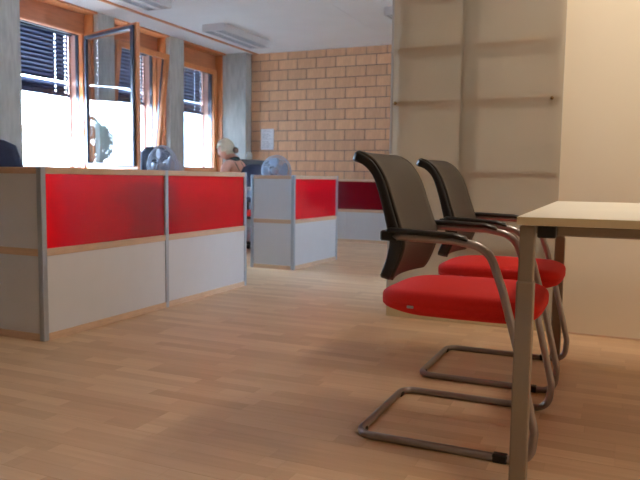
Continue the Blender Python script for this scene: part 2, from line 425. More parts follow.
# ---- venetian blinds outside
def blind_slat(y0, y1, cords):
    bm = bmesh.new(); prof = [(-.030, -.010), (-.006, .004), (.006, .004), (.030, -.010)]
    ys = [y0]
    for c in cords: ys += [c - .005, c + .005]
    ys.append(y1)
    vs_ = [[bm.verts.new((px, y, pz)) for px, pz in prof] for y in ys]
    for j in range(len(ys) - 1):
        for q in range(3):
            if j % 2 == 1 and q == 1: continue          # punched slot for the ladder cord
            bm.faces.new((vs_[j][q], vs_[j][q + 1], vs_[j + 1][q + 1], vs_[j + 1][q]))
    return bm
BL = {0: ('navy venetian blind half lowered outside the open window', 1.74), 1: ('navy venetian blind behind the tilted window', 1.79),
      2: ('navy venetian blind outside the closed window nearest the brick wall', 1.79),
      3: ('navy venetian blind outside the window left of the nearest concrete column', 1.79), 4: ('navy venetian blind outside the leftmost window beyond the picture edge', 1.79)}
for i, (c0, c1) in enumerate(BAYS):
    y0, y1 = c0 + .06, c1 - .06
    lab, zb = BL[i]
    if i > 2: zb = 2.26          # these two hang raised
    T = empty('venetian_blind', (-5.90, 0, 2.42)); tag(T, lab, 'blind', 'venetian blinds outside the windows')
    cords = [y0 + .10, y1 - .19, y1 - .04]
    sl = None; z = 2.404; n = 0
    while z > zb:
        ang = math.radians(-66)
        last = zb + .10 < z <= zb + .148
        if sl is None:
            sl = obj('slat', blind_slat(y0, y1, cords), M['slat'], T); o = sl
        else: o = inst('slat', sl, parent=T)
        o.location = (0, 0, z - 2.42); o.rotation_euler = (0, math.radians(-20) if last else ang, 0)
        z -= .048
    zbot = z + .048 - .026
    obj('bottom_rail', B(-.03, .03, y0, y1, zbot - 2.42 - .035, zbot - 2.42, bev=.004), M['slat'], T)
    obj('head_box', B(-.042, .042, y0 - .025, y1 + .025, -.005, .043), M['darkalu'], T)
    for c in cords:
        cb = tube(bmesh.new(), [(0.0, c, 0), (0.0, c, zbot - 2.42 + .01)], .0016, 5); obj('ladder_cord', cb, M['cord'], T)
    for yy in (y0 - .015, y1 + .015):
        obj('guide_rail', B(-.014, .014, yy - .012, yy + .012, -1.54, -.006, bev=.002), M['rail'], T)

# ================================================================== CEILING LAMPS
def lamp_housing():
    T = empty('ceiling_lamp')
    # origin on the ceiling, hangs down .085
    bm = bmesh.new()
    box(bm, -.15, -.135, -.585, .585, -.085, 0, bev=.002); box(bm, .135, .15, -.585, .585, -.085, 0, bev=.002)
    box(bm, -.135, .135, -.585, -.57, -.085, 0); box(bm, -.135, .135, .57, .585, -.085, 0)
    box(bm, -.135, .135, -.57, .57, -.012, 0)
    obj('housing', bm, M['white_metal'], T)
    obj('reflector', B(-.03, .03, -.57, .57, -.083, -.02), M['white_metal'], T)
    for s in (-1, 1):
        x0, x1 = (s * .032, s * .132)
        obj('diffuser', B(x0, x1, -.568, .568, -.074, -.068), M['diffuser'], T)
        lb = bmesh.new()
        for k in range(3):
            xx = s * (.045 + .037 * k); box(lb, xx - .002, xx + .002, -.568, .568, -.085, -.0745)
        obj('louver', lb, M['louver'], T)
    return T
L0_ = lamp_housing()
LAMPS = [((-4.59, 7.64), 'white ceiling lamp box nearest the brick wall, above the seated woman'),
         ((-4.55, 5.40), 'white ceiling lamp box at the top edge left of the first'),
         ((-2.27, 7.64), 'white ceiling lamp box just left of the frosted cabinet'),
         ((-4.55, 3.15), 'white ceiling lamp box over the nearest desk cluster'),
         ((-2.27, 5.40), 'white ceiling lamp box over the aisle'),
         ((-2.27, 3.0), 'white ceiling lamp box over the near aisle'),
         ((.10, 3.0), 'lit white ceiling lamp box above the chairs'),
         ((2.35, .75), 'lit white ceiling lamp box to the right, nearest the viewer'),
         ((2.35, 3.0), 'lit white ceiling lamp box to the right, above the table end')]
for i, ((x, y), lab) in enumerate(LAMPS):
    o = L0_ if i == 0 else copy_tree(L0_)
    o.location = (x, y, CEIL); tag(o, lab, 'ceiling lamp', 'white ceiling lamps')

# ================================================================== PARTITIONS
def add_panel_face(T, p0, p1, z_top, z_mid, red, posts=(True, True), thick=.03, seam=None):
    """screen between p0 and p1 (local xy), built as rails and panels parented to T"""
    p0 = Vector((*p0, 0)); p1 = Vector((*p1, 0)); L = (p1 - p0).length; ang = math.atan2(p1.y - p0.y, p1.x - p0.x)
    def put(name, m, x0, x1, z0, z1, th, bev=.0015, label=None):
        o = obj(name, B(x0, x1, -th / 2, th / 2, z0, z1, bev=bev), m, T, label=label)
        o.location = p0; o.rotation_euler = (0, 0, ang); return o
    e = .014
    put('top_rail', M['beech'], e, L - e, z_top - .032, z_top, thick)
    put('middle_rail', M['beech'], e, L - e, z_mid - .036, z_mid, thick)
    put('bottom_rail', M['beech'], e, L - e, 0.0, .036, thick)
    if red: put('red_panel', M['acryl_shaded'] if red == 2 else M['acryl'], e, L - e, z_mid, z_top - .032, .006, 0, ('shade-darkened ' if red == 2 else '') + 'red translucent acrylic panel')
    else: put('white_panel', M['whitelam'], e, L - e, z_mid, z_top - .032, .018, 0)
    if seam:
        put('white_panel', M['whitelam'], e, seam - .001, .036, z_mid - .036, .018, 0); put('white_panel', M['whitelam'], seam + .001, L - e, .036, z_mid - .036, .018, 0)
    else: put('white_panel', M['whitelam'], e, L - e, .036, z_mid - .036, .018, 0)
def post(T, x, y, h, s=.016):
    obj('post', B(x - s, x + s, y - s, y + s, 0, h, bev=.004, seg=2), M['alu'], T)

PX = -2.603
T = empty('office_partition', (PX, 2.475, 0), .010); tag(T, 'large L-shaped partition nearest at left with two red panels over white panels', 'partition')
post(T, 0, 0, .868); post(T, 0, 1.00, .868); post(T, 0, 1.99, .868); post(T, -1.02, 0, .868)
add_panel_face(T, (0, 0), (0, 1.00), .866, .463, True)
add_panel_face(T, (0, 1.00), (0, 1.99), .866, .463, True)
add_panel_face(T, (-1.02, 0), (0, 0), .866, .463, False)
post(T, -2.04, 0, .868); add_panel_face(T, (-2.04, 0), (-1.02, 0), .866, .463, False)

T = empty('office_partition', (-2.685, 5.437, 0)); tag(T, 'small corner partition in the middle with white front and one red side panel', 'partition')
post(T, 0, 0, .855); post(T, .03, .92, .855); post(T, -.415, 0, .855)
add_panel_face(T, (-.415, 0), (0, 0), .852, .455, False)
add_panel_face(T, (0, 0), (.03, .92), .852, .455, True)

T = empty('office_partition', (-3.60, 8.27, 0)); tag(T, 'long low partition with a shade-darkened red panel standing before the brick wall', 'partition')
for x in (0, 1.2, 2.4): post(T, x, 0, .828)
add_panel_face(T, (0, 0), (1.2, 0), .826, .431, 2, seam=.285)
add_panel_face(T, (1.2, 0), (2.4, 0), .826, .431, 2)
add_panel_face(T, (0, 0), (0, .70), .826, .431, False)

# ================================================================== CABINET
CX0, CX1, CY0, CY1 = -1.278, -.3128, 3.90, 4.22
CT = empty('frosted_door_cabinet', (0, 0, 0)); tag(CT, 'ceiling-high cabinet with frosted doors showing its shelves, behind the chairs', 'cabinet')
obj('side_panel', B(CX0, CX0 + .019, CY0, CY1, 0, CEIL - .002), M['whitelam'], CT)
obj('side_panel', B(CX1 - .019, CX1, CY0, CY1, 0, CEIL - .002), M['whitelam'], CT)
obj('back_panel', B(CX0 + .02, CX1 - .02, CY1 - .008, CY1 - .002, .06, CEIL - .01), M['frost'], CT, label='frosted rear sheet')
obj('divider', B(-.868, -.834, CY0 - .0140, CY1 - .012, .075, CEIL - .02), M['divgrey'], CT)
obj('plinth', B(CX0 + .002, CX1 - .002, CY0 - .024, CY0 - .004, .002, .058), M['tabedge'], CT)
obj('bottom_panel', B(CX0 + .02, CX1 - .02, CY0, CY1 - .012, .058, .078), M['whitelam'], CT)
obj('top_panel', B(CX0 + .02, CX1 - .02, CY0, CY1 - .012, CEIL - .022, CEIL - .002), M['whitelam'], CT)
for z in (.42, .86, 1.275, 1.583, 1.93, 2.28):
    for a, b in ((CX0 + .02, -.863), (-.837, CX1 - .02)):
        obj('shelf', B(a, b, CY0 - .0145, CY1 - .012, z - .013, z + .013), M['darkbeech'], CT)
for k, (a, b) in enumerate(((CX0, -.8512), (-.8508, CX1))):
    d = obj('door', B(a, b, CY0 - .022, CY0 - .016, .062, CEIL - .012), M['frost'], CT, label='frosted door')
    eb = bmesh.new()
    if k == 0: obj('edge_strip', B((a if k == 0 else b - .006), (a + .012 if k == 0 else b), CY0 - .026, CY0 - .0145, .06, CEIL - .01), M['greypl'], d)
    kx = -1.245 if k == 0 else -.366
    for zz in (1.277, .449):
        kb = lathe(bmesh.new(), [(.007, 0), (.007, -.008), (.010, -.012), (.009, -.020), (.0, -.022)], 16, 'y', (kx, CY0 - .022, zz))
        obj('knob', kb, M['brass'], d, smooth=True)

# ================================================================== TABLE
TT = empty('table', (-.239, 1.773, 0), math.radians(1.2)); tag(TT, 'cream-topped table with warm grey metal legs at right', 'table')
TW, TD = 1.7, 1.53
obj('table_top', B(0, TW, 0, TD, .7185, .74, bev=.0015), M['table'], TT)
eb = bmesh.new(); box(eb, -.0012, TW + .0012, -.0012, -.0002, .7195, .739); box(eb, -.0012, -.0002, 0, TD, .7195, .739); box(eb, -.0012, TW + .0012, TD + .0002, TD + .0012, .7195, .739); box(eb, TW + .0002, TW + .0012, 0, TD, .7195, .739)
obj('edge_band', eb, M['tabedge'], TT)
def table_leg(x, y):
    lg = obj('leg', B(x, x + .038, y, y + .040, .002, .716, bev=.004, seg=2), M['legpaint'], TT)
    obj('leg_sleeve', B(x - .003, x + .041, y - .003, y + .043, .004, .572, bev=.004, seg=2), M['legpaint'], lg)
    obj('glider', B(x + .004, x + .034, y + .004, y + .036, 0, .004), M['blackpl'], lg)
for x, y in ((.004, .02), (TW - .06, .02), (.004, TD - .041), (TW - .06, TD - .041)): table_leg(x, y)
for y in (.03, TD - .045):
    obj('rail', B(.095, TW - .105, y - .004, y + .030, .692, .7175, bev=.003), M['legpaint'], TT)
    for x in (.048, TW - .105): obj('corner_bracket', B(x, x + .045, y - .012, y + .036, .686, .718, bev=.003), M['blackpl'], TT)
for x in (.012, TW - .05):
    obj('rail', B(x, x + .03, .115, TD - .09, .690, .7175, bev=.003), M['legpaint'], TT)

# ================================================================== CANTILEVER CHAIRS
def interp(pts, n):
    pts = [Vector(p) for p in pts]; d = [0]
    for a, b in zip(pts, pts[1:]): d.append(d[-1] + (b - a).length)
    # catmull-rom resampling by arc length
    out = []
    for k in range(n):
        s = d[-1] * k / (n - 1); i = 0
        while i < len(pts) - 2 and s > d[i + 1]: i += 1
        t = (s - d[i]) / (d[i + 1] - d[i])
        p1, p2 = pts[i], pts[i + 1]; p0 = pts[i - 1] if i > 0 else p1 * 2 - p2; p3 = pts[i + 2] if i + 2 < len(pts) else p2 * 2 - p1
        out.append(.5 * ((2 * p1) + (p2 - p0) * t + (2 * p0 - 5 * p1 + 4 * p2 - p3) * t * t + (3 * p1 - p0 - 3 * p2 + p3) * t ** 3))
    return out

OX, OY = -.45, 2.243
rear = [(-.697, .514), (-.682, .548), (-.669, .590), (-.662, .630), (-.670, .668), (-.691, .748), (-.716, .822), (-.737, .856), (-.764, .878), (-.790, .886), (-.803, .894), (-.806, .903)]
fore = [(-.660, .506), (-.641, .545), (-.625, .585), (-.616, .625), (-.624, .665), (-.650, .740), (-.676, .815), (-.698, .858), (-.727, .894), (-.766, .917), (-.790, .920), (-.805, .909)]
def sheet(prof_r, prof_f, hw, cur, n=34, m=14, top_r=.05, bot_r=.03, i0=0, i1=None):
    """curved back: profiles in x,z swept across y, centre pushed back by cur, rounded corners"""
    R_ = interp([(x, 0, z) for x, z in prof_r], n); F_ = interp([(x, 0, z) for x, z in prof_f], n)
    i1 = n if i1 is None else i1
    R_, F_ = R_[i0:i1], F_[i0:i1]; n = len(R_)
    bm = bmesh.new(); d = [0]
    for a, b in zip(R_, R_[1:]): d.append(d[-1] + (b - a).length)
    G = [[], []]
    for i in range(n):
        dt = d[-1] - d[i]; db = d[i]; w = hw - .012 * (d[i] / d[-1]) ** 2
        if dt < top_r: w -= top_r - math.sqrt(max(top_r ** 2 - (top_r - dt) ** 2, 0))
        if db < bot_r: w -= (bot_r - math.sqrt(max(bot_r ** 2 - (bot_r - db) ** 2, 0))) * .8
        for s, P in enumerate((R_, F_)):
            rowv = []
            for j in range(m + 1):
                u = -1 + 2 * j / m; c = cur * (1 - u * u)
                rowv.append(bm.verts.new((P[i].x - c - OX, u * w, P[i].z)))
            G[s].append(rowv)
    for i in range(n - 1):
        for j in range(m):
            bm.faces.new((G[0][i][j], G[0][i + 1][j], G[0][i + 1][j + 1], G[0][i][j + 1]))
            bm.faces.new((G[1][i][j], G[1][i][j + 1], G[1][i + 1][j + 1], G[1][i + 1][j]))
        for j in (0, m): bm.faces.new((G[0][i][j], G[1][i][j], G[1][i + 1][j], G[0][i + 1][j]))
    for i in (0, n - 1):
        for j in range(m): bm.faces.new((G[0][i][j], G[0][i][j + 1], G[1][i][j + 1], G[1][i][j]))
    return bm

def lerp_prof(a, b, t, add=0):
    return [(x0 + (x1 - x0) * t + add, z0 + (z1 - z0) * t) for (x0, z0), (x1, z1) in zip(a, b)]

def cushion(x0, x1, y0, y1, zb, zt, n=5.0, rear_lift=.02, seg=56):
    bm = bmesh.new(); cx, cy = (x0 + x1) / 2, (y0 + y1) / 2; hx, hy = (x1 - x0) / 2, (y1 - y0) / 2
    # (inset, height fraction)
    lv = [(.080, 0.0), (.026, .02), (.008, .10), (.001, .22), (0, .40), (.0020, .42), (0, .44), (0, .72), (.003, .86), (.010, .95), (.024, .995), (.10, 1.01)]
    rings = []
    for ins, h in lv:
        ring = []
        for k in range(seg):
            a = 2 * PI * k / seg; ca, sa = math.cos(a), math.sin(a)
            px = math.copysign(abs(ca) ** (2 / n), ca) * (hx - ins); py = math.copysign(abs(sa) ** (2 / n), sa) * (hy - ins)
            u = (px / hx + 1) / 2                          # 0 rear, 1 front
            # rear tucks in: narrower towards the back
            py *= 1 - .13 * max(0, .45 - u) ** 1.2 * 2.0
            bot = zb + rear_lift * max(0, (.30 - u) / .30) ** 1.5 + .012 * max(0, (u - .8) / .2) ** 2
            top = zt + .004 * (1 - (2 * u - 1) ** 2) - .012 * max(0, (u - .82) / .18) ** 2 - .008 * max(0, (.2 - u) / .2) ** 2
            ring.append(bm.verts.new((cx + px, cy + py, bot + (top - bot) * h)))
        rings.append(ring)
    for a, b in zip(rings, rings[1:]):
        for k in range(seg): bm.faces.new((a[k], a[(k + 1) % seg], b[(k + 1) % seg], b[k]))
    c0 = bm.verts.new((cx, cy, zb)); c1 = bm.verts.new((cx, cy, zt + .006))
    for k in range(seg):
        bm.faces.new((c0, rings[0][(k + 1) % seg], rings[0][k])); bm.faces.new((c1, rings[-1][k], rings[-1][(k + 1) % seg]))
    return bm

def make_chair():
    T = empty('conference_chair')
    X = lambda x: x - OX
    # upholstered seat
    seat = obj('seat', cushion(X(-.712), X(-.204), -.222, .222, .400, .479, n=5.5, rear_lift=.018), M['redfab'], T, smooth=True)
    pan = obj('seat_pan', cushion(X(-.62), X(-.26), -.12, .12, .3975, .412, rear_lift=.01), M['blackpl'], T, smooth=True)
    obj('tag', B(X(-.598), X(-.577), -.2232, -.2190, .428, .436, bev=.001), M['greypl'], T, label='small grey label on the seat edge')
    # back: black shell, grey brown cover on its front
    mid = lerp_prof(rear, fore, .86)
    shell = obj('back_shell', sheet(rear, mid, .216, .026, top_r=.04), M['blackpl'], T, smooth=True)
    shell.modifiers.new('b', 'BEVEL').width = .004
    pad0 = lerp_prof(rear, fore, .80); pad1 = lerp_prof(rear, fore, 1.0, .004)
    pad = obj('back_cover', sheet(pad0, pad1, .209, .026, top_r=.036), M['backfab'], T, smooth=True)
    pad.modifiers.new('b', 'BEVEL').width = .004
    # continuous tube frame: arms, front legs, sled runners and rear bar
    rt = .0125; ys = -.258
    half = [(-.636, ys + .012, .655), (-.60, ys + .004, .655), (-.445, ys, .651), (-.346, ys, .634), (-.300, ys, .510), (-.255, ys, .350), (-.196, ys, .105), (-.205, ys, rt), (-.40, ys, rt), (-.744, ys, rt)]
    other = [(x, -y, z) for x, y, z in half]
    path = half + other[::-1]
    rad = [0, .02, .1, .085, .25, .4, .06, .05, 0, .055]
    rads = rad + rad[::-1]
    pts = fillet([(X(x), y, z) for x, y, z in path], rads, 7)
    fr = obj('tube_frame', tube(bmesh.new(), pts, rt, 12), M['tube'], T, smooth=True)
    # seat carriers
    for xx, zz in ((-.31, .398), (-.47, .398)):
        if xx > -.4: pth = fillet([(X(-.280), -.256, .432), (X(-.292), -.205, zz + .020), (X(-.292), .205, zz + .020), (X(-.280), .256, .432)], .02, 4)
        else: pth = [(X(xx), -.15, .408), (X(xx), .15, .408)]
        cb = tube(bmesh.new(), pth, .009, 8)
        obj('cross_tube', cb, M['blackpl'], T, smooth=True)
    for s in (-1, 1):
        # armrest pad
        pb_ = bmesh.new()
        pp = [(-.666, .668, .0), (-.652, .670, 1), (-.56, .668, 1), (-.45, .664, 1), (-.414, .656, .9), (-.403, .648, .3)]
        ring = []
        for x, z, ww in pp:
            ww = max(ww, .35); yy = s * (.258 - (.014 if x < -.64 else .006 * (x < -.5)))
            r = []
            for a in range(10):
                t = 2 * PI * a / 10; r.append(pb_.verts.new((X(x), yy + math.cos(t) * .021 * ww, z + math.sin(t) * .0095 * ww + .002)))
            ring.append(r)
        for a, b in zip(ring, ring[1:]):
            for q in range(10): pb_.faces.new((a[q], a[(q + 1) % 10], b[(q + 1) % 10], b[q]))
        pb_.faces.new(ring[0]); pb_.faces.new(ring[-1][::-1])
        arm = obj('armrest', pb_, M['armpad'], T, smooth=True)
        # bracket fixing the back to the arm
        obj('back_bracket', B(X(-.680), X(-.625), s * .196, s * .258, .640, .672, bev=.005), M['blackpl'], T)
        # gliders
        obj('glider', B(X(-.29) - .022, X(-.29) + .022, s * .258 - .0145, s * .258 + .0145, 0, .026, bev=.004), M['blackpl'], T)
        obj('glider', B(X(-.744) - .004, X(-.744) + .016, s * .205 - .018, s * .205 + .018, 0, .016, bev=.004), M['blackpl'], T)
    return T
C1 = make_chair(); C1.location = (OX, OY, 0)
tag(C1, 'nearer red-seated cantilever armchair with grey-brown back beside the table', 'chair', 'red-seated chairs at the table')
C2 = copy_tree(C1); C2.location = (OX, 2.985, 0)
tag(C2, 'farther red-seated cantilever armchair, partly hidden behind the nearer chair', 'chair', 'red-seated chairs at the table')

# ================================================================== BACKGROUND OFFICE
def desk(x0, x1, y0, y1, label, z=.735):
    T = empty('desk', (x0, y0, 0)); tag(T, label, 'desk'); w_, d_2 = x1 - x0, y1 - y0
    obj('desk_top', B(0, w_, 0, d_2, z - .025, z, bev=.002), M['desklam'], T)
    for x in (.03, w_ - .07):
        for y in (.03, d_2 - .07): obj('leg', B(x, x + .04, y, y + .04, 0, z - .026), M['alu'], T)
    obj('modesty_rail', B(.08, w_ - .08, .04, .06, z - .09, z - .027), M['alu'], T)
    return T
desk(-3.55, -2.92, 3.66, 4.64, 'pale desk behind the large partition, under the first fan')
desk(-5.35, -4.50, 5.85, 7.35, 'pale desk by the window in front of the seated woman')
desk(-3.45, -2.80, 5.53, 6.33, 'pale desk behind the small corner partition, under the second fan')

# tambour cabinet seen dark through the red panel
T = empty('roller_cabinet', (-2.855, 3.13, 0)); tag(T, 'dark ribbed roller-front cabinet glimpsed through the nearest red panel', 'cabinet')
obj('body', B(-.35, .19, 0, .50, 0, .80, bev=.004), M['tambour'], T)
for k in range(12): obj('slat', B(.191, .205, .012 + k * .040, .012 + k * .040 + .034, .04, .78, bev=.003), M['tambour'], T)

def fan(loc, rz, R, zc, label):
    T = empty('desk_fan', loc, rz); tag(T, label, 'fan')
    # wire cage, axis along local -y
    def wire(side):
        bm = bmesh.new()
        dep = .075 if side < 0 else .085
        f = lambda t: (R * math.sin(t * PI / 2) ** .9, side * dep * math.cos(t * PI / 2))
        for k in range(56):
            a = 2 * PI * k / 56; pts = []
            for q in range(7):
                t = .22 + .78 * q / 6; r, h = f(t); pts.append((math.cos(a + .25 * side * t) * r, h, zc + math.sin(a + .25 * side * t) * r))
            tube(bm, pts, .0017, 4, False)
        for t in (.22, .6, .99):
            r, h = f(t); pts = [(math.cos(2 * PI * q / 36) * r, h, zc + math.sin(2 * PI * q / 36) * r) for q in range(37)]
            tube(bm, pts, .0022 if t < .9 else .004, 5, False)
        return bm
    obj('front_cage', wire(-1), M['chrome'], T, smooth=True); obj('rear_cage', wire(1), M['chrome'], T, smooth=True)
    obj('cage_badge', lathe(bmesh.new(), [(.028, 0), (.030, -.006), (.022, -.010)], 20, 'y', (0, -.074, zc)), M['chrome'], T, smooth=True)
    obj('motor', lathe(bmesh.new(), [(.02, .02), (.05, .03), (.058, .07), (.05, .14), (.02, .16)], 22, 'y', (0, .01, zc)), M['greypl'], T, smooth=True)
    bl = bmesh.new()
    for k in range(4):
        a0 = 2 * PI * k / 4; rows = []
        for q in range(6):
            r = .03 + (R * .86 - .03) * q / 5; wdt = .35 + .95 * math.sin(q / 5 * PI * .8); row = []
            for s in range(5):
                a = a0 + (s / 4 - .5) * wdt + .2 * q / 5; row.append(bl.verts.new((math.cos(a) * r, -.02 + (s / 4 - .5) * .05, zc + math.sin(a) * r)))
            rows.append(row)
        for A, Bq in zip(rows, rows[1:]):
            for s in range(4): bl.faces.new((A[s], A[s + 1], Bq[s + 1], Bq[s]))
    b = obj('blades', bl, M['bladeblue'], T, smooth=True); s = b.modifiers.new('s', 'SOLIDIFY'); s.thickness = .002
    obj('hub', lathe(bmesh.new(), [(.026, .02), (.030, -.02), (.016, -.036)], 20, 'y', (0, 0, zc)), M['greypl'], T, smooth=True)
    obj('stand', tube(bmesh.new(), [(0, .07, zc - .03), (0, .09, zc - R * .7), (0, .05, .016)], [.016, .015, .02], 12), M['greypl'], T, smooth=True)
    obj('base', lathe(bmesh.new(), [(.075, 0), (.08, .006), (.07, .016), (.02, .024)], 28, 'z', (0, .05, 0)), M['greypl'], T, smooth=True)
    return T
fan((-3.22, 4.25, .7365), math.radians(-15), .158, .168, 'wire-caged desk fan peeking over the large partition')
fan((-3.12, 5.93, .7365), math.radians(8), .152, .160, 'wire-caged desk fan peeking over the small corner partition')

def office_chair(loc, rz, fab, seatm, h, label, wid=.44, white_frame=False):
    T = empty('office_chair', loc, rz); tag(T, label, 'chair')      # faces local -x
    n, m = 14, 10; bm = bmesh.new(); G = [[], []]
    for i in range(n):
        t = i / (n - 1); z = .56 + (h - .56) * t; w_ = wid / 2 * (.86 + .14 * math.sin(PI * min(t * 1.2, 1)))
        if t > .85: w_ *= 1 - .5 * ((t - .85) / .15) ** 3
        for s in range(2):
            G[s].append([bm.verts.new((.22 + .06 * t + (.028 if s else -.012) - .05 * (2 * j / m - 1) ** 2 - .03 * math.sin(PI * t), (2 * j / m - 1) * w_, z)) for j in range(m + 1)])
    for i in range(n - 1):
        for j in range(m):
            bm.faces.new([G[0][i][j], G[0][i + 1][j], G[0][i + 1][j + 1], G[0][i][j + 1]]); bm.faces.new([G[1][i][j], G[1][i][j + 1], G[1][i + 1][j + 1], G[1][i + 1][j]])
        for j in (0, m): bm.faces.new([G[0][i][j], G[1][i][j], G[1][i + 1][j], G[0][i + 1][j]])
    for i in (0, n - 1):
        for j in range(m): bm.faces.new([G[0][i][j], G[0][i][j + 1], G[1][i][j + 1], G[1][i][j]])
    obj('backrest', bm, fab, T, smooth=True)
    obj('seat', cushion(-.26, .22, -.235, .235, .395, .462, n=4), seatm, T, smooth=True)
    obj('back_bar', tube(bmesh.new(), fillet([(.10, 0, .385), (.29, 0, .385), (.29, 0, .70)], .05, 5), .018, 10), M['blackpl'], T, smooth=True)
    obj('gas_column', tube(bmesh.new(), [(0, 0, .10), (0, 0, .40)], .026, 14), M['blackpl'], T, smooth=True)
    for k in range(5):
        a = 2 * PI * k / 5 + .3; c, s = math.cos(a), math.sin(a)
        lg = obj('base_leg', tube(bmesh.new(), [(0, 0, .115), (c * .15, s * .15, .10), (c * .29, s * .29, .07)], [.026, .020, .015], 8), M['blackpl'], T, smooth=True)
        obj('castor', lathe(bmesh.new(), [(.0, -.022), (.024, -.022), (.028, -.012), (.028, .012), (.024, .022), (.0, .022)], 16, 'y', (c * .29, s * .29, .0285)), M['blackpl'], lg, smooth=True)
    for s in (-1, 1):
        ar = obj('armrest', B(-.16, .10, s * .27 - .03, s * .27 + .03, .665, .69, bev=.008, seg=2), M['blackpl'], T)
        obj('arm_bracket', tube(bmesh.new(), fillet([(0, s * .16, .392), (0, s * .27, .405), (0, s * .27, .667)], .04, 4), .012, 8), M['greypl'] if white_frame else M['blackpl'], T, smooth=True)
    return T
office_chair((-3.93, 6.50, 0), 0, M['navyfab'], M['redfab'], .972, 'dark-backed office chair with red seat under the seated woman')
office_chair((-4.69, 4.05, 0), math.radians(-60), M['navyfab'], M['navyfab'], 1.10, 'dark navy office chair at the far left edge behind the partition', .46)
office_chair((-3.70, 4.93, 0), math.radians(-75), M['navyfab'], M['navyfab'], 1.075, 'dark office chair standing behind the first fan', .30)

# printer on a pedestal
T = empty('storage_pedestal', (-3.98, 7.10, 0)); tag(T, 'white pedestal under the black printer', 'cabinet')
obj('body', B(-.2, .2, -.2, .25, .01, .74, bev=.003), M['whitelam'], T)
for k in range(3):
    d = obj('drawer', B(-.19, .19, -.215, -.201, .03 + k * .237, .255 + k * .237, bev=.002), M['whitelam'], T)
    obj('handle', B(-.06, .06, -.228, -.216, .20 + k * .237, .212 + k * .237), M['alu'], d)
T = empty('printer', (-3.98, 7.10, .741)); tag(T, 'flat black printer beside the concrete corner column, behind the woman', 'printer')
obj('body', B(-.17, .17, -.19, .16, 0, .22, bev=.01, seg=2), M['blackpl'], T)
lb = bmesh.new(); v = [lb.verts.new(p) for p in [(-.19, -.2, .235), (.20, -.2, .218), (.20, .17, .218), (-.19, .17, .235), (-.19, -.2, .306), (.16, -.2, .286), (.16, .17, .286), (-.19, .17, .306)]]
for f in [(0, 1, 2, 3), (4, 7, 6, 5), (0, 4, 5, 1), (1, 5, 6, 2), (2, 6, 7, 3), (3, 7, 4, 0)]: lb.faces.new([v[i] for i in f])
obj('lid', lb, M['blackpl'], T)
obj('paper_tray', B(-.12, .12, -.26, -.19, .04, .055), M['blackpl'], T)
T = empty('bottle', (-4.10, 7.10, 1.045)); tag(T, 'small pale rounded bottle standing on the black printer', 'bottle')
obj('body', lathe(bmesh.new(), [(.030, 0), (.034, .005), (.035, .05), (.028, .075), (.018, .088), (.0, .09)], 22), M['desklam'], T, smooth=True)
obj('cap', lathe(bmesh.new(), [(.013, .086), (.013, .103), (.0, .104)], 16), M['greypl'], T, smooth=True)

# paper sheet on the brick wall
T = empty('paper_notice', (-4.886, 8.994, 1.40)); tag(T, 'white printed sheet stuck on the brick wall near the column', 'paper')
obj('sheet', B(-.108, .108, -.002, 0, -.155, .155), M['paper'], T)
lb = bmesh.new(); rr = random.Random(3)
for k in range(17):
    z = .128 - k * .0155
    if k in (2, 9): continue
    x0 = -.088 + (.02 if k < 2 else 0)
    x1 = x0 + rr.uniform(.09, .172)
    box(lb, x0, min(x1, .088), -.0027, -.0021, z - .0025, z + .0015)
obj('printed_lines', lb, M['ink'], T)

# ================================================================== WOMAN (seated, facing the window, looking down)
P = empty('person', (-3.98, 6.50, 0)); tag(P, 'blond person in a dark sleeveless top seated at the desk, looking down', 'person')
# local frame: faces -x. one continuous body
V = []; E_ = []; Rr = []
def add(p, r, par=None):
    V.append(p); Rr.append(r); i = len(V) - 1
    if par is not None: E_.append((par, i))
    return i
pel = add((.06, 0, .585), (.115, .15))
ab = add((.065, 0, .68), (.100, .125), pel)
ch = add((.05, 0, .82), (.105, .145), ab)
uc = add((.04, 0, .925), (.080, .13), ch)
nk = add((.015, 0, 1.005), .052, uc)
nk2 = add((-.030, 0, 1.07), .048, nk)
for s in (-1, 1):
    sh = add((.035, s * .158, .965), .056, uc)
    ua = add((.02, s * .195, .85), .048, sh)
    el = add((-.05, s * .205, .735), .036, ua)
    fa = add((-.20, s * .17, .765), .034, el)
    wr_ = add((-.33, s * .13, .772), .024, fa)
    hip = add((.0, s * .09, .555), .080, pel)
    th = add((-.20, s * .10, .545), .075, hip)
    kn = add((-.40, s * .105, .535), .056, th)
    cf = add((-.385, s * .11, .36), .052, kn)
    an = add((-.36, s * .11, .10), .036, cf)
body = skin('body', V, E_, Rr, M['skin'], P, root=0)
# clothing: top follows torso, trousers follow legs
V = []; E_ = []; Rr = []
a = add((.062, 0, .60), (.128, .163)); b = add((.065, 0, .68), (.112, .137), a); c = add((.035, 0, .83), (.132, .152), b); d = add((.056, 0, .94), (.090, .112), c)
obj('halter_collar', tube(bmesh.new(), [(.012 + math.cos(q * PI / 8) * .064, math.sin(q * PI / 8) * .066, 1.012 + math.cos(q * PI / 8) * .022) for q in range(17)], .017, 8, flat=1.3), M['top'], P, smooth=True)
skin('sleeveless_top', V, E_, Rr, M['top'], P, root=0, label='dark sleeveless top')
for s in (-1, 1):
    obj('shoulder_strap', tube(bmesh.new(), interp([(-.062, s * .075, .87), (-.048, s * .078, .955), (.01, s * .075, 1.0), (.075, s * .07, .985), (.128, s * .065, .90)], 14), .014, 8, flat=.6), M['top'], P, smooth=True)
V = []; E_ = []; Rr = []
a = add((.06, 0, .590), (.122, .162))
for s in (-1, 1):
    h1 = add((.0, s * .092, .560), .090, a); h2 = add((-.20, s * .10, .545), .086, h1); h3 = add((-.405, s * .105, .535), .066, h2); h4 = add((-.387, s * .11, .36), .060, h3); h5 = add((-.365, s * .11, .12), .052, h4)
